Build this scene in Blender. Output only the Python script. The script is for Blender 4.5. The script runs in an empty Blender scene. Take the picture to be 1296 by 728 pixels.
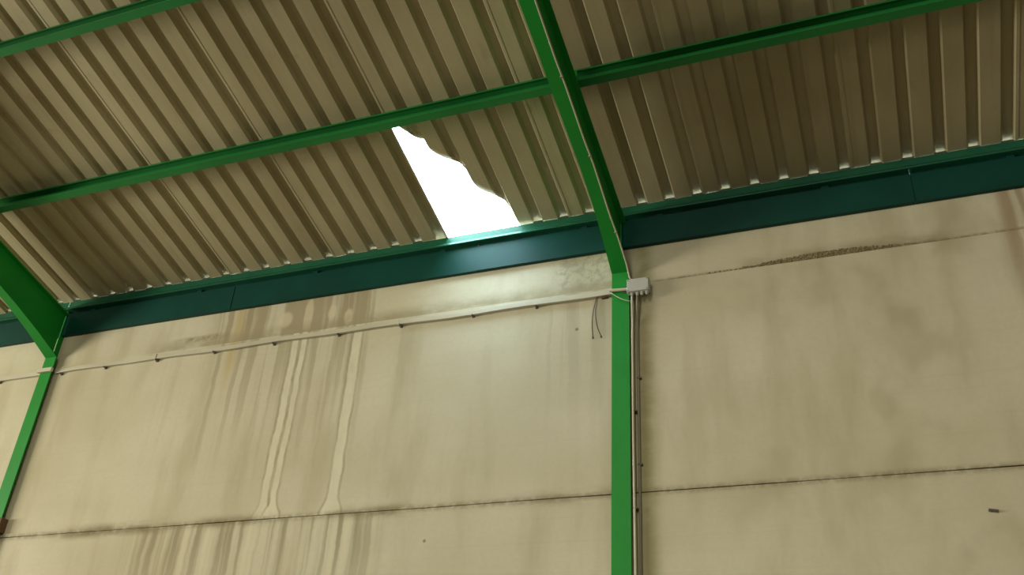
import bpy, bmesh, math, random
from mathutils import Vector, Matrix
random.seed(7)
SC = bpy.context.scene
COL = SC.collection

# ---------------------------------------------------------------- camera
cam_d = bpy.data.cameras.new('camera')
cam_d.sensor_width = 36.0
cam_d.lens = 36.0 * 1217.857 / 1296.0
cam_d.clip_start = 0.05
cam_d.clip_end = 500
cam = bpy.data.objects.new('camera', cam_d)
COL.objects.link(cam)
cr = Vector((0.93451635, 0.3515356, 0.05569482))
cu = Vector((0.13932256, -0.50529802, 0.85162382))
cw = Vector((-0.32751858, 0.78809684, 0.5211861))
M = Matrix((cr, cu, -cw)).transposed().to_4x4()
M.translation = Vector((0, -7.0, 1.6))
cam.matrix_world = M
SC.camera = cam

# ---------------------------------------------------------------- world, light, exposure
SC.view_settings.view_transform = 'Standard'
SC.view_settings.look = 'None'
SC.view_settings.exposure = 0.0
SC.view_settings.gamma = 1.0
SC.view_settings.use_curve_mapping = False
world = bpy.data.worlds.new('sky')
SC.world = world
world.use_nodes = True
wn = world.node_tree.nodes
wn['Background'].inputs['Color'].default_value = (0.58, 0.82, 1.0, 1)
wn['Background'].inputs['Strength'].default_value = 27.0


def area_light(name, loc, target, sx, sy, power, color):
    d = bpy.data.lights.new(name, 'AREA')
    d.shape = 'RECTANGLE'
    d.size, d.size_y = sx, sy
    d.energy = power
    d.color = color
    o = bpy.data.objects.new(name, d)
    COL.objects.link(o)
    o.location = loc
    o.rotation_euler = (Vector(target) - Vector(loc)).to_track_quat('-Z', 'Y').to_euler()
    return o


WARM = (1.0, 0.975, 0.83)
# unseen area lamps added as daylight from the opposite roof slope and left gable
for i, (xx, pw) in enumerate(((-2.0, 1000), (5.0, 330))):
    area_light('roof_fill_light', (xx, -13.3, 7.55), (xx, -12.3, 3.4), 1.4, 6.5, pw, WARM)
area_light('gable_fill_light', (-17.3, -8.0, 4.3), (0, -8.0, 4.3), 10.0, 1.6, 1950, WARM)  # added lamp for light grazing in from the left

# ---------------------------------------------------------------- geometry helpers
S = 0.2385
CS = 1 / math.sqrt(1 + S * S)
SN = S * CS
YE, ZE = -0.056, 6.8823


def roofz(y):
    return ZE + S * (YE - y)


def rp(x, s, h):
    """roof frame: x along the eave, s up the slope, h normal to the sheet"""
    return Vector((x, YE - s * CS + h * SN, ZE + s * SN + h * CS))


def hexa(bm, p):
    """p: 4 points of one end, 4 of the other"""
    vs = [bm.verts.new(q) for q in p]
    for f in ((0, 1, 2, 3), (7, 6, 5, 4), (0, 4, 5, 1), (1, 5, 6, 2), (2, 6, 7, 3), (3, 7, 4, 0)):
        bm.faces.new([vs[i] for i in f])


def box(bm, x0, x1, y0, y1, z0, z1):
    hexa(bm, [(x0, y0, z0), (x0, y1, z0), (x0, y1, z1), (x0, y0, z1),
              (x1, y0, z0), (x1, y1, z0), (x1, y1, z1), (x1, y0, z1)])


def tube(bm, pts, r, n=10, caps=True):
    pts = [Vector(p) for p in pts]
    rings = []
    for i, p in enumerate(pts):
        a = pts[max(i - 1, 0)]
        b = pts[min(i + 1, len(pts) - 1)]
        t = (b - a).normalized()
        ref = Vector((0, 0, 1)) if abs(t.z) < 0.9 else Vector((0, 1, 0))
        e1 = t.cross(ref).normalized()
        e2 = t.cross(e1)
        rings.append([bm.verts.new(p + (e1 * math.cos(2 * math.pi * k / n) + e2 * math.sin(2 * math.pi * k / n)) * r)
                      for k in range(n)])
    for a, b in zip(rings, rings[1:]):
        for k in range(n):
            bm.faces.new((a[k], a[(k + 1) % n], b[(k + 1) % n], b[k]))
    if caps:
        bm.faces.new(rings[0])
        bm.faces.new(rings[-1][::-1])


def extrude_profile(bm, prof, x0, x1):
    """closed profile of (y,z) points swept along x"""
    a = [bm.verts.new((x0, y, z)) for y, z in prof]
    b = [bm.verts.new((x1, y, z)) for y, z in prof]
    n = len(prof)
    for i in range(n):
        bm.faces.new((a[i], a[(i + 1) % n], b[(i + 1) % n], b[i]))
    bm.faces.new(a[::-1])
    bm.faces.new(b)


def obj(name, bm, mat, parent=None, bevel=0, smooth=False, kind=None):
    bmesh.ops.recalc_face_normals(bm, faces=bm.faces[:])
    me = bpy.data.meshes.new(name)
    bm.to_mesh(me)
    bm.free()
    me.materials.append(mat)
    if smooth:
        for p in me.polygons:
            p.use_smooth = True
    o = bpy.data.objects.new(name, me)
    COL.objects.link(o)
    if parent is not None:
        o.parent = parent
        o.matrix_parent_inverse = Matrix.Translation(-parent.location)
    if bevel:
        m = o.modifiers.new('bevel', 'BEVEL')
        m.width = bevel
        m.segments = 2
        m.limit_method = 'ANGLE'
    if kind:
        o['kind'] = kind
    return o


def thing(name, label, cat, loc=(0, 0, 0), group=None):
    o = bpy.data.objects.new(name, None)
    o.empty_display_size = 0.1
    COL.objects.link(o)
    o.location = loc
    tag(o, label, cat, group)
    return o


def tag(o, label, cat, group=None):
    o['label'] = label
    o['category'] = cat
    if group:
        o['group'] = group
    return o


# ---------------------------------------------------------------- material helpers
class NT:
    def __init__(self, name):
        self.mat = bpy.data.materials.new(name)
        self.mat.use_nodes = True
        self.t = self.mat.node_tree
        self.bsdf = self.t.nodes['Principled BSDF']
        g = self.t.nodes.new('ShaderNodeNewGeometry')
        self.pos = g.outputs['Position']
        sp = self.t.nodes.new('ShaderNodeSeparateXYZ')
        self.link(self.pos, sp.inputs[0])
        self.x, self.y, self.z = sp.outputs

    def link(self, a, b):
        self.t.links.new(a, b)

    def _in(self, sock, v):
        if isinstance(v, (int, float)):
            sock.default_value = v
        else:
            self.link(v, sock)

    def m(self, op, a, b=0.0, c=None, clamp=False):
        n = self.t.nodes.new('ShaderNodeMath')
        n.operation = op
        n.use_clamp = clamp
        self._in(n.inputs[0], a)
        self._in(n.inputs[1], b)
        if c is not None:
            self._in(n.inputs[2], c)
        return n.outputs[0]

    def add(self, a, b): return self.m('ADD', a, b)
    def sub(self, a, b): return self.m('SUBTRACT', a, b)
    def mul(self, a, b): return self.m('MULTIPLY', a, b)
    def mx(self, a, b): return self.m('MAXIMUM', a, b)

    def ramp(self, v, a, b, smooth=True):
        """0 at a, 1 at b (a may exceed b)"""
        n = self.t.nodes.new('ShaderNodeMapRange')
        n.interpolation_type = 'SMOOTHSTEP' if smooth else 'LINEAR'
        n.clamp = True
        flip = a > b
        if flip:
            a, b = b, a
        self._in(n.inputs['Value'], v)
        n.inputs['From Min'].default_value = a
        n.inputs['From Max'].default_value = b
        n.inputs['To Min'].default_value = 1.0 if flip else 0.0
        n.inputs['To Max'].default_value = 0.0 if flip else 1.0
        return n.outputs[0]

    def band(self, v, a, b, soft):
        return self.mul(self.ramp(v, a - soft, a + soft), self.ramp(v, b + soft, b - soft))

    def noise(self, sx, sy, sz, detail=3.0, rough=0.55, off=0.0):
        c = self.t.nodes.new('ShaderNodeCombineXYZ')
        self._in(c.inputs[0], self.m('MULTIPLY_ADD', self.x, sx, off))
        self._in(c.inputs[1], self.mul(self.y, sy))
        self._in(c.inputs[2], self.mul(self.z, sz))
        n = self.t.nodes.new('ShaderNodeTexNoise')
        n.inputs['Scale'].default_value = 1.0
        n.inputs['Detail'].default_value = detail
        n.inputs['Roughness'].default_value = rough
        self.link(c.outputs[0], n.inputs['Vector'])
        return n.outputs['Fac']

    def mix(self, fac, a, b):
        n = self.t.nodes.new('ShaderNodeMix')
        n.data_type = 'RGBA'
        self._in(n.inputs[0], fac)
        for s, v in ((n.inputs[6], a), (n.inputs[7], b)):
            if isinstance(v, tuple):
                s.default_value = (*v, 1)
            else:
                self.link(v, s)
        return n.outputs[2]

    def finish(self, color, rough=0.6, metal=0.0, bump=None, bump_strength=0.2, bump_dist=0.01, spec=0.5):
        if isinstance(color, tuple):
            self.bsdf.inputs['Base Color'].default_value = (*color, 1)
        else:
            self.link(color, self.bsdf.inputs['Base Color'])
        self._in(self.bsdf.inputs['Roughness'], rough)
        self.bsdf.inputs['Metallic'].default_value = metal
        self.bsdf.inputs['Specular IOR Level'].default_value = spec
        if bump is not None:
            b = self.t.nodes.new('ShaderNodeBump')
            b.inputs['Strength'].default_value = bump_strength
            b.inputs['Distance'].default_value = bump_dist
            self.link(bump, b.inputs['Height'])
            self.link(b.outputs[0], self.bsdf.inputs['Normal'])
        return self.mat


def painted(name, c1, c2, rough=0.5, dirt=(0.05, 0.035, 0.02), dirt_amt=0.5, spec=0.4):
    n = NT(name)
    a = n.noise(1.5, 1.5, 1.5, 4)
    col = n.mix(n.ramp(a, 0.35, 0.7), c1, c2)
    d = n.noise(14, 14, 14, 5, 0.65, 3.1)
    col = n.mix(n.mul(n.ramp(d, 0.62, 0.78), dirt_amt), col, dirt)
    return n.finish(col, rough, 0, n.noise(60, 60, 60, 2), 0.08, 0.003, spec)


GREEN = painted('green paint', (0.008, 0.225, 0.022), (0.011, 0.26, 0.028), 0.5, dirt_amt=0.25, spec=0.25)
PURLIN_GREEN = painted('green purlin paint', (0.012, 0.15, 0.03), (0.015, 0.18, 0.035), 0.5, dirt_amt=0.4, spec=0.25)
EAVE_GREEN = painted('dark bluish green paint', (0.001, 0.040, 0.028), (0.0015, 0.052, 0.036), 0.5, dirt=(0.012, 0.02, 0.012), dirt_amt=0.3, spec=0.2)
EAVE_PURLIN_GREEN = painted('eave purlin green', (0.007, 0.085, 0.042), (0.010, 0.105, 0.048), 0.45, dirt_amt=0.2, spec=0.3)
CREAM = painted('cream plastic', (0.54, 0.495, 0.37), (0.48, 0.435, 0.32), 0.5, (0.30, 0.25, 0.16), 0.5)
CREAM_DULL = painted('dull cream plastic', (0.25, 0.22, 0.145), (0.21, 0.185, 0.12), 0.6, (0.2, 0.16, 0.1), 0.5)
BOX_WHITE = painted('grey white plastic', (0.47, 0.455, 0.41), (0.43, 0.415, 0.365), 0.45, (0.35, 0.31, 0.24), 0.3)
RUST = painted('rust', (0.10, 0.055, 0.025), (0.16, 0.09, 0.04), 0.85, (0.03, 0.02, 0.012), 0.8)
WIRE = painted('brown wire', (0.16, 0.11, 0.07), (0.12, 0.08, 0.05), 0.6)
STEEL_DARK = painted('dull dark steel', (0.12, 0.10, 0.075), (0.09, 0.075, 0.055), 0.6)
MORTAR = painted('old mortar', (0.30, 0.23, 0.12), (0.20, 0.15, 0.075), 0.95, (0.05, 0.04, 0.02), 0.8)


def concrete():
    n = NT('stained cream concrete')
    x, z = n.x, n.z
    J1, J2 = 4.178, 6.0756
    base = n.mix(n.ramp(n.noise(0.55, 0.55, 0.8, 3), 0.3, 0.72), (0.60, 0.545, 0.40), (0.51, 0.455, 0.31))
    # broad soft vertical smears
    sm = n.ramp(n.noise(2.2, 1, 0.55, 4, 0.55, 5.0), 0.47, 0.72)
    base = n.mix(n.mul(sm, 0.5), base, (0.37, 0.31, 0.18))
    # right bay: dark blotches
    bl = n.mul(n.ramp(n.noise(1.6, 1, 1.3, 3, 0.5, 11.0), 0.50, 0.70), n.ramp(x, -1.7, -0.4))
    base = n.mix(n.mul(bl, 0.45), base, (0.31, 0.25, 0.13))
    # faint horizontal casting lines
    hz = n.ramp(n.noise(0.3, 1, 26, 2, 0.5, 2.0), 0.55, 0.8)
    base = n.mix(n.mul(hz, 0.10), base, (0.33, 0.28, 0.18))
    # fine mottling
    fm = n.ramp(n.noise(22, 22, 22, 5, 0.7), 0.35, 0.75)
    base = n.mix(n.mul(fm, 0.16), base, (0.40, 0.34, 0.21))
    wob = n.mul(n.sub(n.noise(1.3, 0, 2.2, 3, 0.6), 0.5), 0.05)
    wob2 = n.mul(n.sub(n.noise(3.0, 0, 6.0, 3, 0.6, 8.0), 0.5), 0.03)
    xw = n.add(x, n.add(wob, wob2))
    # distances below each joint
    b1 = n.mul(n.ramp(z, J1 + 0.005, J1 - 0.005), n.ramp(z, 2.9, J1))
    b2 = n.mul(n.ramp(z, J2 + 0.005, J2 - 0.005), n.ramp(z, 4.3, J2))
    # run-down streaks: x-stretched noise, cut hard
    c = n.t.nodes.new('ShaderNodeCombineXYZ')
    n._in(c.inputs[0], n.mul(xw, 9.0)); n._in(c.inputs[2], n.mul(z, 0.22))
    tn = n.t.nodes.new('ShaderNodeTexNoise'); tn.inputs['Scale'].default_value = 1.0
    tn.inputs['Detail'].default_value = 3.0
    n.link(c.outputs[0], tn.inputs['Vector'])
    st = tn.outputs['Fac']
    dark = n.ramp(st, 0.47, 0.60)
    pale = n.ramp(st, 0.47, 0.36)
    zone1 = n.mul(n.band(x, -6.55, -4.0, 0.25), b1)
    zone2 = n.mul(n.band(x, -6.5, -4.1, 0.5), b2)
    zone3 = n.mul(n.band(x, -2.55, -2.0, 0.12), b2)
    base = n.mix(n.mul(n.mul(dark, zone1), 0.85), base, (0.30, 0.25, 0.15))
    base = n.mix(n.mul(n.mul(pale, zone1), 0.5), base, (0.68, 0.60, 0.42))
    base = n.mix(n.mul(n.mul(dark, zone2), 0.62), base, (0.31, 0.26, 0.155))
    base = n.mix(n.mul(n.mul(dark, zone3), 0.5), base, (0.36, 0.31, 0.21))
    # top strip: brown streaks and pale patches
    top = n.ramp(z, J2 - 0.005, J2 + 0.005)
    zt = n.mul(n.band(x, -6.35, -4.15, 0.15), top)
    base = n.mix(n.mul(n.mul(n.ramp(st, 0.42, 0.56), zt), 0.75), base, (0.29, 0.225, 0.125))
    for px, pz, pw, ph in ((-5.36, 6.25, 0.09, 0.10), (-5.09, 6.26, 0.055, 0.22), (-4.82, 6.26, 0.05, 0.09), (-4.63, 6.18, 0.05, 0.10)):
        dx = n.m('DIVIDE', n.sub(xw, px), pw)
        dz = n.m('DIVIDE', n.sub(z, pz), ph)
        r = n.add(n.mul(dx, dx), n.mul(dz, dz))
        base = n.mix(n.mul(n.mul(n.ramp(r, 1.3, 0.4), top), 0.7), base, (0.60, 0.52, 0.36))
    orange = n.mul(n.mul(n.band(xw, -5.97, -5.88, 0.05), n.ramp(z, 5.3, 5.9)), 0.65)
    base = n.mix(orange, base, (0.46, 0.33, 0.14))
    # pale lime runs with dark edges
    jn0 = n.noise(6.0, 1, 3.0, 4, 0.65, 14.0)
    fan = n.mul(n.ramp(z, J1 + 0.17, J1 + 0.01), 0.055)
    for cx, wd, lo in ((-5.185, 0.036, J1), (-5.085, 0.030, J1), (-4.475, 0.048, J1)):
        d = n.sub(n.m('ABSOLUTE', n.sub(xw, cx)), fan)
        zone = n.mul(n.ramp(z, J1 - 0.003, J1 + 0.003), n.ramp(z, 6.08, 6.06))
        edge = n.mul(n.band(d, wd, wd + 0.022, 0.012), zone)
        base = n.mix(n.mul(edge, n.add(0.20, n.mul(n.ramp(jn0, 0.35, 0.65), 0.42))), base, (0.29, 0.25, 0.145))
        core = n.mul(n.ramp(d, wd + 0.006, wd - 0.012), zone)
        base = n.mix(n.mul(core, n.add(0.55, n.mul(n.ramp(jn0, 0.3, 0.65), 0.4))), base, (0.66, 0.60, 0.44))
    # dirt along the joints
    jn = n.noise(2.6, 1, 6.0, 4, 0.6, 4.0)
    jf = n.noise(14, 1, 14, 4, 0.7, 1.0)
    zj = n.sub(z, J1)
    up1 = n.mul(n.ramp(zj, 0.10, 0.0), n.ramp(zj, -0.09, -0.01))
    w1 = n.add(n.mul(n.band(x, -7.45, -6.2, 0.18), 1.0), n.add(n.mul(n.band(x, -5.85, -5.25, 0.1), 0.6), n.mul(n.band(x, -4.35, -3.7, 0.2), 0.75)))
    w1 = n.add(w1, n.add(n.mul(n.band(x, -2.75, -1.9, 0.15), 0.35), 0.18))
    base = n.mix(n.m('MULTIPLY', n.mul(up1, w1), n.mul(n.ramp(jn, 0.30, 0.62), 0.9), None, True), base, (0.24, 0.20, 0.105))
    up1b = n.mul(n.ramp(zj, 0.05, 0.0), n.ramp(zj, -0.05, 0.0))
    base = n.mix(n.mul(n.mul(up1b, n.ramp(jf, 0.3, 0.6)), 0.6), base, (0.20, 0.15, 0.08))
    zk = n.sub(z, J2)
    up2 = n.mul(n.ramp(zk, 0.16, 0.02), top)
    w2 = n.add(n.mul(n.band(x, -7.0, -1.8, 0.5), 0.75), n.mul(n.band(x, -0.8, 0.75, 0.12), 0.9))
    base = n.mix(n.m('MULTIPLY', n.mul(up2, w2), n.mul(n.ramp(jn, 0.22, 0.6), 1.0), None, True), base, (0.30, 0.25, 0.15))
    up2b = n.mul(n.mul(n.ramp(zk, 0.035, 0.0), n.ramp(zk, -0.012, 0.0)), n.band(x, -1.7, 3.0, 0.1))
    base = n.mix(n.mul(n.mul(up2b, n.add(0.35, n.ramp(jf, 0.35, 0.6))), 0.6), base, (0.17, 0.12, 0.06))
    # line of grime left of the first lime run
    gr = n.mul(n.mul(n.band(x, -6.65, -6.1, 0.15), n.band(z, 6.15, 6.21, 0.025)), n.ramp(jf, 0.3, 0.6))
    base = n.mix(n.mul(gr, 0.7), base, (0.20, 0.15, 0.07))
    # grey mould under the eave beside the middle column
    mo = n.mul(n.mul(n.band(x, -2.5, -1.9, 0.08), n.ramp(z, 6.06, 6.2)), n.ramp(jf, 0.42, 0.62))
    base = n.mix(n.mul(mo, 0.5), base, (0.25, 0.22, 0.18))
    # brown wash at the far right
    rw = n.mul(n.mul(n.band(x, 1.19, 1.7, 0.05), n.ramp(z, 4.9, 6.2)), n.ramp(st, 0.38, 0.55))
    base = n.mix(n.mul(rw, 0.65), base, (0.27, 0.17, 0.085))
    # greenish dirt strip beside the conduits, with the column's shadow painted in
    dirt_shade = n.mul(n.band(xw, -1.74, -1.60, 0.07), n.add(0.45, n.mul(n.ramp(jn, 0.3, 0.6), 0.35)))
    base = n.mix(dirt_shade, base, (0.27, 0.24, 0.11))
    # small marks
    for px, pz, pr in ((-3.538, 3.896, 0.018), (-2.272, 5.696, 0.02)):
        dx, dz = n.sub(x, px), n.sub(z, pz)
        r = n.m('SQRT', n.add(n.mul(dx, dx), n.mul(dz, dz)))
        base = n.mix(n.mul(n.ramp(r, pr, pr * 0.5), 0.7), base, (0.12, 0.09, 0.05))
    bump = n.add(n.mul(n.noise(30, 30, 30, 5, 0.7), 0.6), n.mul(n.noise(3, 3, 3, 3), 1.0))
    return n.finish(base, 0.85, 0, bump, 0.25, 0.006, 0.25)


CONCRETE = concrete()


def sheet_metal():
    n = NT('dusty galvanised sheet')
    a = n.ramp(n.noise(1.1, 0.35, 0.3, 4, 0.6), 0.32, 0.70)
    col = n.mix(a, (0.455, 0.385, 0.232), (0.355, 0.292, 0.165))
    b = n.ramp(n.noise(26, 0.8, 0.8, 3, 0.6), 0.5, 0.8)
    col = n.mix(n.mul(b, 0.3), col, (0.27, 0.215, 0.115))
    r = n.ramp(n.noise(5, 3, 3, 4, 0.65, 9.0), 0.60, 0.75)
    col = n.mix(n.mul(r, 0.25), col, (0.24, 0.155, 0.08))
    f = n.ramp(n.noise(40, 40, 40, 4, 0.7), 0.4, 0.75)
    col = n.mix(n.mul(f, 0.15), col, (0.28, 0.23, 0.15))
    return n.finish(col, 0.68, 0.0, n.noise(40, 6, 6, 3), 0.05, 0.003, 0.2)


SHEET = sheet_metal()


def plain(name, c1, c2, scale=0.8, rough=0.9):
    n = NT(name)
    col = n.mix(n.ramp(n.noise(scale, scale, scale, 4), 0.3, 0.7), c1, c2)
    return n.finish(col, rough, 0, n.noise(20, 20, 20, 4), 0.2, 0.005, 0.3)


FLOOR = plain('worn concrete floor', (0.085, 0.078, 0.06), (0.065, 0.06, 0.045), 0.5)
RENDER = plain('plain rendered wall', (0.22, 0.20, 0.15), (0.18, 0.165, 0.12), 0.4)
JOINT = plain('dark joint', (0.10, 0.08, 0.05), (0.07, 0.055, 0.035), 5)
EARTH = plain('pale yard', (0.52, 0.47, 0.40), (0.45, 0.41, 0.35), 0.2)

# ---------------------------------------------------------------- large structure
XL, XR, YF = -17.5, 13.0, -17.7
YR = -8.87                                     # ridge line
COLX = (-8.305, -1.864)                        # the two frames in view
BAYS = ((-14.746, -8.305), (-8.305, -1.864), (-1.864, 4.577))
J = (-0.2, 0.383, 2.2805, 4.178, 6.0756, 6.50)

bm = bmesh.new(); box(bm, XL - 0.2, XR + 0.2, YF - 0.2, 0.2, -0.2, 0.0)
obj('floor', bm, FLOOR, kind='structure')
bm = bmesh.new(); box(bm, -80, 80, -70, 80, -0.45, -0.25)
o = obj('yard', bm, EARTH, kind='structure')

bm = bmesh.new(); box(bm, XL, XR, 0.142, 0.19, 0.0, 6.52)
wall_back = obj('wall_back', bm, JOINT, kind='structure')
for bi, (xa, xb) in enumerate(BAYS):
    for k in range(1, 6):
        z0, z1 = J[k - 1], J[k]
        if k == 1:
            z0 = 0.0
        bm = bmesh.new()
        dy = 0.0
        if k == 5:
            dy = 0.012                          # the top row sits a little back: a small ledge
        # face divided so its edge can be a touch uneven
        nx = 12
        gap = 0.002
        front, back = [], []
        for i in range(nx + 1):
            xx = xa + 0.006 + (xb - xa - 0.012) * i / nx
            jt = random.uniform(-0.0017, 0.0017)
            jb = random.uniform(-0.0017, 0.0017)
            front.append((bm.verts.new((xx, dy, z0 + gap + jb)), bm.verts.new((xx, dy, z1 - gap + jt))))
            back.append((bm.verts.new((xx, 0.14, z0 + gap + jb)), bm.verts.new((xx, 0.14, z1 - gap + jt))))
        for i in range(nx):
            f0, f1, b0, b1 = front[i], front[i + 1], back[i], back[i + 1]
            bm.faces.new((f0[0], f1[0], f1[1], f0[1]))
            bm.faces.new((b0[0], b0[1], b1[1], b1[0]))
            bm.faces.new((f0[1], f1[1], b1[1], b0[1]))
            bm.faces.new((f0[0], b0[0], b1[0], f1[0]))
        bm.faces.new((front[0][0], front[0][1], back[0][1], back[0][0]))
        bm.faces.new((front[-1][0], back[-1][0], back[-1][1], front[-1][1]))
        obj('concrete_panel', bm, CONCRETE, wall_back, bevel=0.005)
# remaining walls of the hall (behind and beside the camera)
bm = bmesh.new()
box(bm, XL, BAYS[0][0] - 0.02, 0.0, 0.14, 0, 6.87)
box(bm, BAYS[2][1] + 0.02, XR, 0.0, 0.14, 0, 6.87)
obj('wall_back_far', bm, RENDER, wall_back)
bm = bmesh.new(); box(bm, XL, XR, YF - 0.2, YF, 0, 6.8)
obj('wall_front', bm, RENDER, kind='structure')
for nm, xw in (('wall_left', XL), ('wall_right', XR)):
    bm = bmesh.new()
    t = -0.2 if xw < 0 else 0.2
    prof = [(0.2, 0), (0.2, 6.82), (YR, 8.98), (YF - 0.2, 6.82), (YF - 0.2, 0)]
    extrude_profile(bm, prof, xw, xw + t)
    obj(nm, bm, RENDER, kind='structure')

# ---------------------------------------------------------------- roof
P0, PIT = -8.1709, 0.2517


def xi(i):
    return P0 + PIT * i


RO, RT, RH = 0.108, 0.066, 0.040                # rib opening, rib crown, rib height
RIBC = -0.12                                   # rib centre relative to the index, in pitches


def profile(k0, n=5):
    """(x, h) of one sheet: laps the rib of its neighbours at both ends"""
    pts = []
    for r in range(n + 1):
        c = xi(k0 + r + RIBC)
        lift = 0.0022 if r == 0 else (-0.0 if r < n else 0.0)
        if r == 0:
            pts += [(c - RO / 2 - 0.004, 0.004), (c - RT / 2, RH + 0.003), (c + RT / 2, RH + 0.003), (c + RO / 2, 0.002)]
        elif r == n:
            pts += [(c - RO / 2, 0), (c - RT / 2, RH), (c + RT / 2, RH), (c + RO / 2, 0.0), (c + RO / 2 + 0.022, -0.001)]
        else:
            pts += [(c - RO / 2, 0), (c - RT / 2, RH), (c + RT / 2, RH), (c + RO / 2, 0)]
            if r in (1, 2, 3, 4):
                pass
    return pts


S0, S1 = -0.32, 9.06


def sheet_bm(k0, rows, warp=None):
    bm = bmesh.new()
    prof = profile(k0)
    if warp:                                     # finer across where the sheet is folded
        fine = []
        for (xa, ha), (xb, hb) in zip(prof, prof[1:]):
            m = max(1, int(math.hypot(xb - xa, hb - ha) / 0.014))
            fine += [(xa + (xb - xa) * i / m, ha + (hb - ha) * i / m) for i in range(m)]
        prof = fine + [prof[-1]]
    grid = []
    for s in rows:
        row = []
        for x, h in prof:
            if warp:
                q = warp(x, s, h)
            else:
                q = (x, s, h)
            row.append(bm.verts.new(rp(*q)))
        grid.append(row)
    for a, b in zip(grid, grid[1:]):
        for i in range(len(prof) - 1):
            bm.faces.new((a[i], a[i + 1], b[i + 1], b[i]))
    return bm


# the opposite roof slope is the ceiling itself; the sheets over the view are its children
bm = bmesh.new()
hexa(bm, [(XL - 0.2, YR, 8.985), (XL - 0.2, YR, 9.03), (XL - 0.2, YF - 0.3, 6.86), (XL - 0.2, YF - 0.3, 6.82),
          (XR + 0.2, YR, 8.985), (XR + 0.2, YR, 9.03), (XR + 0.2, YF - 0.3, 6.86), (XR + 0.2, YF - 0.3, 6.82)])
K_FIRST, K_LAST = -17, 48
for xa, xb in ((XL - 0.2, xi(K_FIRST) - 0.02), (xi(K_LAST + 5) + 0.02, XR + 0.2)):
    pts = []
    for xx in (xa, xb):
        pts += [rp(xx, S0, 0.0), rp(xx, S0, 0.02), rp(xx, S1, 0.02), rp(xx, S1, 0.0)]
    hexa(bm, pts)
ceiling = obj('ceiling', bm, SHEET, kind='structure')

AX, AS = xi(18.05), 1.46                        # crease of the folded corner
BX, BS = xi(21.25), 0.02
cl = math.hypot(BX - AX, BS - AS)
TX, TS = (BX - AX) / cl, (BS - AS) / cl
NX, NS = TS, -TX                               # towards the lower left corner
if NX * (xi(18) - AX) + NS * (0 - AS) < 0:
    NX, NS = -NX, -NS
RB, TH = 0.06, math.radians(100)


def fold(x, s, h):
    if s > AS + 0.25:
        return (x, s, h)
    # the crease climbs in steps: level across each flat, steep at each rib
    ph = ((x - xi(18 + RIBC)) / PIT + 0.5) % 1.0 - 0.5          # 0 at the crown of a rib
    per = (AS - BS) / (BX - AX) * PIT                           # drop of the crease per pitch
    half = 0.5 * RO / PIT
    if abs(ph) < half:
        saw = -ph / half * (0.5 - half)
    else:
        saw = (ph - math.copysign(0.5, ph))
    d = (x - AX) * NX + (s - AS - 0.6 * min(1.0, max(0.0, (x - xi(18.6)) / 0.2)) * per * saw) * NS
    t = ((x - AX) * TX + (s - AS) * TS) / cl
    d += 0.06 * math.sin(math.pi * max(0.0, min(1.0, t))) + 0.02
    d -= max(0.0, s - AS + 0.04) * 3.0
    if d <= 0:
        return (x, s, h + 0.015 * math.exp(-(d / 0.15) ** 2))
    h0 = h + 0.015
    th = min(d / RB, TH)
    rest = max(0.0, d - RB * TH)
    dd = RB * math.sin(th) + rest * math.cos(th) - h0 * math.sin(th)
    hh = RB * (1 - math.cos(th)) + rest * math.sin(th) + h0 * math.cos(th)
    k = dd - d
    return (x + NX * k, s + NS * k, hh)


for k0 in range(K_FIRST, K_LAST + 1, 5):
    if k0 == 18:
        rows = [S0 + i * 0.02 for i in range(int((1.9 - S0) / 0.02) + 1)] + [3.0, 5.0, 7.0, S1]
        bm = sheet_bm(k0, rows, fold)
        o = obj('roof_sheet', bm, SHEET, ceiling)
        o['label'] = 'roof sheet with its lower left corner torn loose and folded up'
    else:
        bm = sheet_bm(k0, [S0, 0.75, 1.5, 3.0, 5.0, 7.0, S1])
        o = obj('roof_sheet', bm, SHEET, ceiling)
    sm = o.modifiers.new('thickness', 'SOLIDIFY')
    sm.thickness = 0.0012
    sm.offset = 1

# ---------------------------------------------------------------- portal frames
FH, RHW = 0.0765, 0.057                         # half widths: column flange, rafter flange


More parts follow.
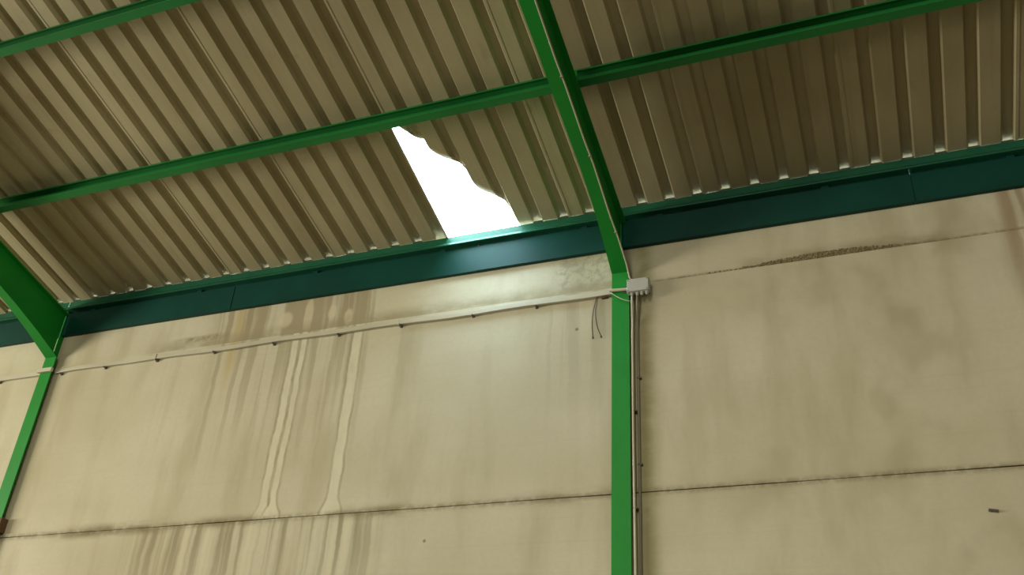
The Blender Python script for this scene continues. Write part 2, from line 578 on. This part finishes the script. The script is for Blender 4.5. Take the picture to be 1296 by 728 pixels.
def portal(xc, label):
    t = thing('portal_frame', label, 'steel frame', (xc, 0.04, 0.0), 'green steel portal frames along the wall')
    bm = bmesh.new()
    ztop = roofz(-0.06) - 0.71
    box(bm, xc - FH, xc + FH, -0.060, -0.046, 0, ztop)
    box(bm, xc - 0.005, xc + 0.005, -0.046, 0.142, 0, 6.83)
    box(bm, xc - FH, xc + FH, 0.195, 0.209, 0, 6.55)
    box(bm, xc - 0.005, xc + 0.005, 0.142, 0.195, 0, 6.55)
    obj('column', bm, GREEN, t)
    # rafter with its deeper knee
    bm = bmesh.new()
    st = [(-0.060, 0.710, FH), (-0.40, 0.640, 0.066), (-0.75, 0.590, RHW), (-1.05, 0.565, RHW), (YR, 0.565, RHW)]
    TOP = 0.172
    for (ya, oa, wa), (yb, ob, wb) in zip(st, st[1:]):
        za, zb = roofz(ya) - oa, roofz(yb) - ob
        hexa(bm, [(xc - wa, ya, za), (xc + wa, ya, za), (xc + wa, ya, za + 0.013), (xc - wa, ya, za + 0.013),
                  (xc - wb, yb, zb), (xc + wb, yb, zb), (xc + wb, yb, zb + 0.013), (xc - wb, yb, zb + 0.013)])
        ta, tb = roofz(ya) - TOP, roofz(yb) - TOP
        hexa(bm, [(xc - 0.005, ya, za + 0.013), (xc + 0.005, ya, za + 0.013), (xc + 0.005, ya, ta - 0.01), (xc - 0.005, ya, ta - 0.01),
                  (xc - 0.005, yb, zb + 0.013), (xc + 0.005, yb, zb + 0.013), (xc + 0.005, yb, tb - 0.01), (xc - 0.005, yb, tb - 0.01)])
        hexa(bm, [(xc - RHW, ya, ta - 0.011), (xc + RHW, ya, ta - 0.011), (xc + RHW, ya, ta), (xc - RHW, ya, ta),
                  (xc - RHW, yb, tb - 0.011), (xc + RHW, yb, tb - 0.011), (xc + RHW, yb, tb), (xc - RHW, yb, tb)])
    obj('rafter', bm, GREEN, t)
    # cleats that carry the purlins
    for s in (1.535, 3.06):
        bm = bmesh.new()
        y0 = YE - s * CS
        box(bm, xc - 0.045, xc + 0.045, y0 - 0.004, y0 + 0.004, roofz(y0) - TOP - 0.002, roofz(y0) - 0.03)
        obj('cleat', bm, GREEN, t)
    return t


frame_left = portal(COLX[0], 'green steel column and rafter at the left edge, black shaded web')
frame_mid = portal(COLX[1], 'green steel column and rafter in the middle carrying the grey junction box')

# ---------------------------------------------------------------- purlins


def c_purlin(name, label, x0, x1, s_front, depth, width, mat, group, lip=0.022, vertical=False):
    """lipped channel, open towards the ridge; s_front is the ridge side edge"""
    t = 0.004
    D_, W_ = depth, width
    prof = [(0, 0), (W_, 0), (W_, -D_), (0, -D_), (0, -D_ + lip), (t, -D_ + lip), (t, -D_ + t),
            (W_ - t, -D_ + t), (W_ - t, -t), (t, -t), (t, -lip), (0, -lip)]
    pts = []
    for a, b in prof:
        q = rp(0, s_front - a, b - 0.003)
        pts.append((q.y, q.z))
    bm = bmesh.new()
    extrude_profile(bm, pts, x0, x1)
    o = obj(name, bm, mat)
    tag(o, label, 'purlin', group)
    return o


GP = 'green purlins under the roof sheets'
g = 0.008
c_purlin('roof_purlin', 'green purlin in the middle row, from left frame to middle rafter, above the torn sheet', COLX[0] + g, COLX[1] - g, 1.514, 0.165, 0.070, PURLIN_GREEN, GP)
c_purlin('roof_purlin', 'green purlin right of the middle rafter, under dim brown roof sheets', COLX[1] + g, BAYS[2][1], 1.514, 0.165, 0.070, PURLIN_GREEN, GP)
c_purlin('roof_purlin', 'short stretch of green purlin crossing the top left corner of the picture', COLX[0] + g, COLX[1] - g, 3.041, 0.165, 0.070, PURLIN_GREEN, GP)

GE = 'eave purlins under the lower ends of the roof sheets'
for (xa, xb), lab in zip(BAYS, ('dark green eave purlin left of the left frame, at the picture edge',
                                'green eave purlin under the torn roof sheet, lit along its lower lip',
                                'dark eave purlin right of the middle frame, under glowing rib ends')):
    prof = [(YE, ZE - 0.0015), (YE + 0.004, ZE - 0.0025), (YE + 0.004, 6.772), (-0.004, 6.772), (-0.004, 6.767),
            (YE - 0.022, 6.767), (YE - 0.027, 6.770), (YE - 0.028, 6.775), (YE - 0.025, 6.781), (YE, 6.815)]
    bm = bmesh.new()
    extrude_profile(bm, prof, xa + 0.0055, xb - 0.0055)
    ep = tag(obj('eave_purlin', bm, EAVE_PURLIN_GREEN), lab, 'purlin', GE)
    # blocks added low in each rib along the purlin to cut the daylight
    first = None
    for k in range(K_FIRST, K_LAST + 6):
        c = xi(k + RIBC)
        if not (xa + 0.08 < c < xb - 0.08) or 18 <= k <= 21:
            continue
        if first is None:
            bm = bmesh.new()
            w0 = RO / 2 - 0.002
            ht = 0.022
            w1 = w0 - (RO - RT) / 2 * ht / RH
            hexa(bm, [rp(c - w0, -0.001, 0), rp(c + w0, -0.001, 0), rp(c + w1, -0.001, ht), rp(c - w1, -0.001, ht),
                      rp(c - w0, -0.012, 0), rp(c + w0, -0.012, 0), rp(c + w1, -0.012, ht), rp(c - w1, -0.012, ht)])
            first, c0 = obj('rib_light_stop', bm, STEEL_DARK, ceiling), c
        else:
            o = first.copy()
            COL.objects.link(o)
            o.location.x = c - c0

# eave beams: channel of end to end plates above the wall
SPL = {0: (), 1: (-6.05, -3.285), 2: (0.60,)}
GB = 'plated eave beams on top of the wall'
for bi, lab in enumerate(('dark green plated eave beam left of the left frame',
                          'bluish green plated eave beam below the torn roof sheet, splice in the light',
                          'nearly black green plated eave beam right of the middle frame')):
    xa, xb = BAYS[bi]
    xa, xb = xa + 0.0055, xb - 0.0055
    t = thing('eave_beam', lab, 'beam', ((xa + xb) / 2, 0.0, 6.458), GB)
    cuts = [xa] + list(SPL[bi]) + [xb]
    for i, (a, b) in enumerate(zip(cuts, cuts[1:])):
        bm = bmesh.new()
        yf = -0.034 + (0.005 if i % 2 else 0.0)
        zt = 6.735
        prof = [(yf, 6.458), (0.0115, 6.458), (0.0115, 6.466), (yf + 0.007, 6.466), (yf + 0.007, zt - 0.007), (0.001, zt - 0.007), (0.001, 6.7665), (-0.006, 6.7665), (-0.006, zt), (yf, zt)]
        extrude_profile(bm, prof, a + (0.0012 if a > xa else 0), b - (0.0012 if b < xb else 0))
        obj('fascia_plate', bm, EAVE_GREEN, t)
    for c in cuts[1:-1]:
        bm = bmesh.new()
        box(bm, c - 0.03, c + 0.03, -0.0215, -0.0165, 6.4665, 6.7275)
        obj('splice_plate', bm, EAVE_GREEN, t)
    # support tongue: brackets that carry the purlin
    for i in range(5):
        c = xa + 0.35 + (xb - xa - 0.7) * i / 4
        bm = bmesh.new()
        box(bm, c - 0.03, c + 0.03, -0.028, -0.0065, 6.7355, 6.7665)
        obj('bracket', bm, EAVE_GREEN, t)

# ---------------------------------------------------------------- cable trunking, conduits and box
t = thing('cable_trunking', 'long cream cable trunking running along the wall under the eave, left of the box', 'trunking', (-5.5, 0, 5.99))
bm = bmesh.new()
box(bm, -14.6, COLX[0] - 0.10, -0.034, -0.0005, 5.985, 6.030)
prof = []
obj('trunking', bm, CREAM, t, bevel=0.003)
bm = bmesh.new()
box(bm, COLX[0] - 0.102, COLX[0] + 0.102, -0.094, -0.061, 5.985, 6.030)
obj('trunking', bm, CREAM, t, bevel=0.003)
bm = bmesh.new()
# sags a little between its clips and drops slightly to the right
n = 24
pr = []
for i in range(n + 1):
    xx = COLX[0] + 0.10 + (COLX[1] - 0.085 - COLX[0] - 0.10) * i / n
    zz = 5.985 + 0.006 * math.sin(i * 1.3) + 0.004 * math.sin(i * 0.6) - 0.006 * i / n
    hh = 0.040 + 0.012 * i / n
    dd = 0.030 + 0.012 * i / n
    pr.append([bm.verts.new(q) for q in ((xx, -dd, zz), (xx, -0.0005, zz), (xx, -0.0005, zz + hh), (xx, -dd, zz + hh))])
for a, b in zip(pr, pr[1:]):
    for k in range(4):
        bm.faces.new((a[k], a[(k + 1) % 4], b[(k + 1) % 4], b[k]))
bm.faces.new(pr[0]); bm.faces.new(pr[-1][::-1])
obj('trunking', bm, CREAM, t, bevel=0.003)
for px in (-13.0, -11.6, -10.2, -9.0, -8.12, -7.52, -6.847, -6.127, -5.416, -4.68, -4.008, -3.269, -2.65):
    bm = bmesh.new()
    box(bm, px - 0.012, px + 0.012, -0.016, 0.0, 5.960, 5.984)
    box(bm, px - 0.006, px + 0.006, -0.046, -0.020, 5.966, 5.976)
    obj('clip', bm, STEEL_DARK, t)
for px in (-4.03, -6.86):
    bm = bmesh.new()
    fr = (px + 8.2) / 6.3
    box(bm, px - 0.006, px + 0.006, -0.036 - 0.012 * fr, 0.0, 5.974, 6.040)
    obj('joint_collar', bm, CREAM, t)

bm = bmesh.new()
box(bm, -2.045, -1.985, -0.022, 0.0, 5.965, 5.983)
box(bm, -2.02, -2.005, -0.03, -0.022, 5.962, 5.986)
tag(obj('rusty_bracket', bm, RUST), 'tiny dark rusty bracket on the wall below the trunking end, left of middle column', 'bracket')

# stub pipe crossing the column to the box, and a loose cable
bm = bmesh.new()
tube(bm, [(-1.955, -0.078, 5.995), (-1.86, -0.082, 5.985), (-1.7935, -0.09, 5.977)], 0.014)
tag(obj('cable_sleeve', bm, CREAM), 'short cream cable sleeve crossing the column face into the junction box', 'sleeve')
bm = bmesh.new()
pts = []
for i in range(13):
    f = i / 12
    pts.append((-1.945 + 0.20 * f, -0.072 - 0.02 * math.sin(math.pi * f), 5.975 - 0.12 * f - 0.03 * math.sin(math.pi * f)))
tube(bm, pts, 0.004, 8)
tag(obj('loose_cable', bm, CREAM, smooth=True), 'thin loose cream cable sagging across the column below the junction box', 'cable')

# junction box
t = thing('junction_box', 'grey white junction box on the middle column below the rafter knee', 'junction box', (-1.695, -0.06, 5.93))
BX0, BX1, BZ0, BZ1 = -1.792, -1.597, 5.922, 6.052
bm = bmesh.new(); box(bm, BX0, BX1, -0.118, -0.068, BZ0, BZ1)
obj('body', bm, BOX_WHITE, t, bevel=0.006)
bm = bmesh.new(); box(bm, BX0 + 0.003, BX1 - 0.003, -0.130, -0.1185, BZ0 + 0.003, BZ1 - 0.003)
lid = obj('lid', bm, BOX_WHITE, t, bevel=0.004)
for sx in (BX0 + 0.015, BX1 - 0.015):
    for sz in (BZ0 + 0.015, BZ1 - 0.015):
        bm = bmesh.new()
        tube(bm, [(sx, -0.1295, sz), (sx, -0.1325, sz)], 0.005, 8)
        obj('screw', bm, STEEL_DARK, lid)
bm = bmesh.new(); box(bm, -1.84, -1.60, -0.0675, -0.0605, 5.955, 6.02)
obj('mounting_plate', bm, STEEL_DARK, t)
for gx in (-1.752, -1.705, -1.665, -1.622):
    bm = bmesh.new()
    tube(bm, [(gx, -0.095, BZ0 + 0.001), (gx, -0.095, BZ0 - 0.012)], 0.017, 6)
    tube(bm, [(gx, -0.095, BZ0 - 0.012), (gx, -0.095, BZ0 - 0.028)], 0.012, 10)
    obj('cable_gland', bm, BOX_WHITE, t)

# conduit along the rafter flange
bm = bmesh.new()


def fl(y):
    pts_ = [(-0.06, 0.71, FH), (-0.40, 0.64, 0.066), (-0.75, 0.59, RHW), (-1.05, 0.565, RHW), (YR, 0.565, RHW)]
    for (ya, oa, wa), (yb, ob, wb) in zip(pts_, pts_[1:]):
        if yb <= y <= ya:
            q = (y - ya) / (yb - ya)
            za, zb = roofz(ya) - oa, roofz(yb) - ob
            return za + (zb - za) * q, wa + (wb - wa) * q
    return roofz(y) - 0.565, RHW


pts = [(-1.755, -0.095, BZ1 - 0.002), (-1.772, -0.10, BZ1 + 0.04)]
for i in range(32):
    y = -0.14 - (7.6) * i / 31
    zf, wf = fl(y)
    pts.append((COLX[1] + wf + 0.004 + 0.003 * math.sin(i * 2.1), y, zf - 0.007))
tube(bm, pts, 0.0075, 8)
t = thing('rafter_conduit', 'thin cream cable running up the right edge of the middle rafter', 'cable', (-1.80, -0.14, 6.1))
obj('cable', bm, CREAM, t, smooth=True)
for i in range(6):
    y = -0.45 - 0.75 * i
    zf, wf = fl(y)
    bm = bmesh.new()
    box(bm, COLX[1] + wf - 0.012, COLX[1] + wf + 0.014, y - 0.006, y + 0.006, zf - 0.017, zf - 0.0005)
    obj('clip', bm, CREAM_DULL, t)

t = thing('wall_conduit', 'bright cream conduit dropping from the junction box beside the middle column', 'conduit', (-1.765, 0, 2), 'conduits beside the middle column')
bm = bmesh.new()
tube(bm, [(-1.752, -0.095, BZ0 - 0.02), (-1.755, -0.085, 5.80), (-1.758, -0.060, 5.68), (-1.762, -0.054, 5.5), (-1.764, -0.053, 4.6), (-1.758, -0.053, 3.6), (-1.756, -0.053, 0.0)], 0.0095, 10)
obj('pipe', bm, CREAM, t, smooth=True)
for zc in (4.85, 4.04, 3.2):
    bm = bmesh.new()
    box(bm, -1.770, -1.740, -0.060, 0.0, zc - 0.008, zc + 0.008)
    obj('clip', bm, STEEL_DARK, t)
t = thing('wall_conduit', 'dull wall-coloured conduit hugging the wall right of the bright one', 'conduit', (-1.725, 0, 2), 'conduits beside the middle column')
bm = bmesh.new()
tube(bm, [(-1.705, -0.095, BZ0 - 0.02), (-1.712, -0.08, 5.80), (-1.725, -0.015, 5.66), (-1.727, -0.0125, 5.4), (-1.727, -0.0125, 2.3)], 0.0115, 10)
obj('pipe', bm, CREAM_DULL, t, smooth=True)
for zc in (5.15, 4.40):
    bm = bmesh.new()
    box(bm, -1.7375, -1.700, -0.027, 0.0, zc - 0.007, zc + 0.007)
    obj('clip', bm, STEEL_DARK, t)

# two wires hanging from the end of the trunking
GW = 'loose wires hanging from the trunking end'
for lab, path in (('thin brown wire hanging straight from the trunking end, left of the pair', [(-2.085, -0.024, 5.99), (-2.098, -0.03, 5.93), (-2.118, -0.034, 5.81), (-2.124, -0.03, 5.70), (-2.118, -0.022, 5.585)]),
                  ('thin brown wire curving to the right below the trunking end, right of the pair', [(-2.078, -0.024, 5.99), (-2.088, -0.034, 5.90), (-2.092, -0.04, 5.80), (-2.078, -0.034, 5.68), (-2.045, -0.022, 5.585)])):
    cv = []
    pv = [Vector(p) for p in path]
    for i in range(len(pv) - 1):
        p0, p1, p2, p3 = pv[max(i - 1, 0)], pv[i], pv[i + 1], pv[min(i + 2, len(pv) - 1)]
        for k in range(5):
            q = k / 5
            cv.append(0.5 * ((2 * p1) + (p2 - p0) * q + (2 * p0 - 5 * p1 + 4 * p2 - p3) * q * q + (3 * p1 - p0 - 3 * p2 + p3) * q ** 3))
    cv.append(pv[-1])
    bm = bmesh.new()
    tube(bm, cv, 0.0045, 6)
    tube(bm, [cv[-1] + Vector((0, 0, 0.004)), cv[-1] - Vector((0, 0, 0.012))], 0.008, 8)
    tag(obj('hanging_wire', bm, WIRE, smooth=True), lab, 'wire', GW)

# rusty clamp on the left column
bm = bmesh.new()
box(bm, -8.40, -8.19, -0.085, -0.0605, 4.215, 4.36)
box(bm, -8.225, -8.19, -0.0605, 0.0, 4.215, 4.36)
tag(obj('rusty_clamp', bm, RUST, bevel=0.004), 'brown rusty clamp plate on the left column at the picture edge', 'clamp')

# lug on the right hand wall
bm = bmesh.new()
tube(bm, [(0.668, -0.010, 3.880), (0.727, -0.012, 3.868)], 0.0095, 10)
box(bm, 0.68, 0.70, -0.012, 0.0, 3.868, 3.884)
tag(obj('wall_lug', bm, STEEL_DARK), 'small dark metal lug on the right wall panel, far lower right', 'lug')

# mortar crumbs along the ledge in the right bay
bm = bmesh.new()
for i in range(900):
    xx = random.gauss(-0.2, 0.33)
    xx = max(-1.1, min(0.9, xx))
    hmax = 0.055 * math.exp(-((xx + 0.15) / 0.55) ** 2) + 0.006
    r = random.uniform(0.003, 0.009)
    zz = 6.0756 + random.uniform(0, hmax)
    mt = Matrix.Translation((xx, 0.010, zz)) @ Matrix.Rotation(random.uniform(0, 6), 4, Vector((random.random(), random.random(), 1)).normalized()) @ Matrix.Diagonal((r * random.uniform(0.8, 2.0), r * 0.7, r, 1))
    bmesh.ops.create_icosphere(bm, subdivisions=1, radius=1.0, matrix=mt)
o = obj('mortar_crumbs', bm, MORTAR, kind='stuff')
o['label'] = 'brown crumbs of old mortar lying along the panel joint of the right wall'
o['category'] = 'mortar'
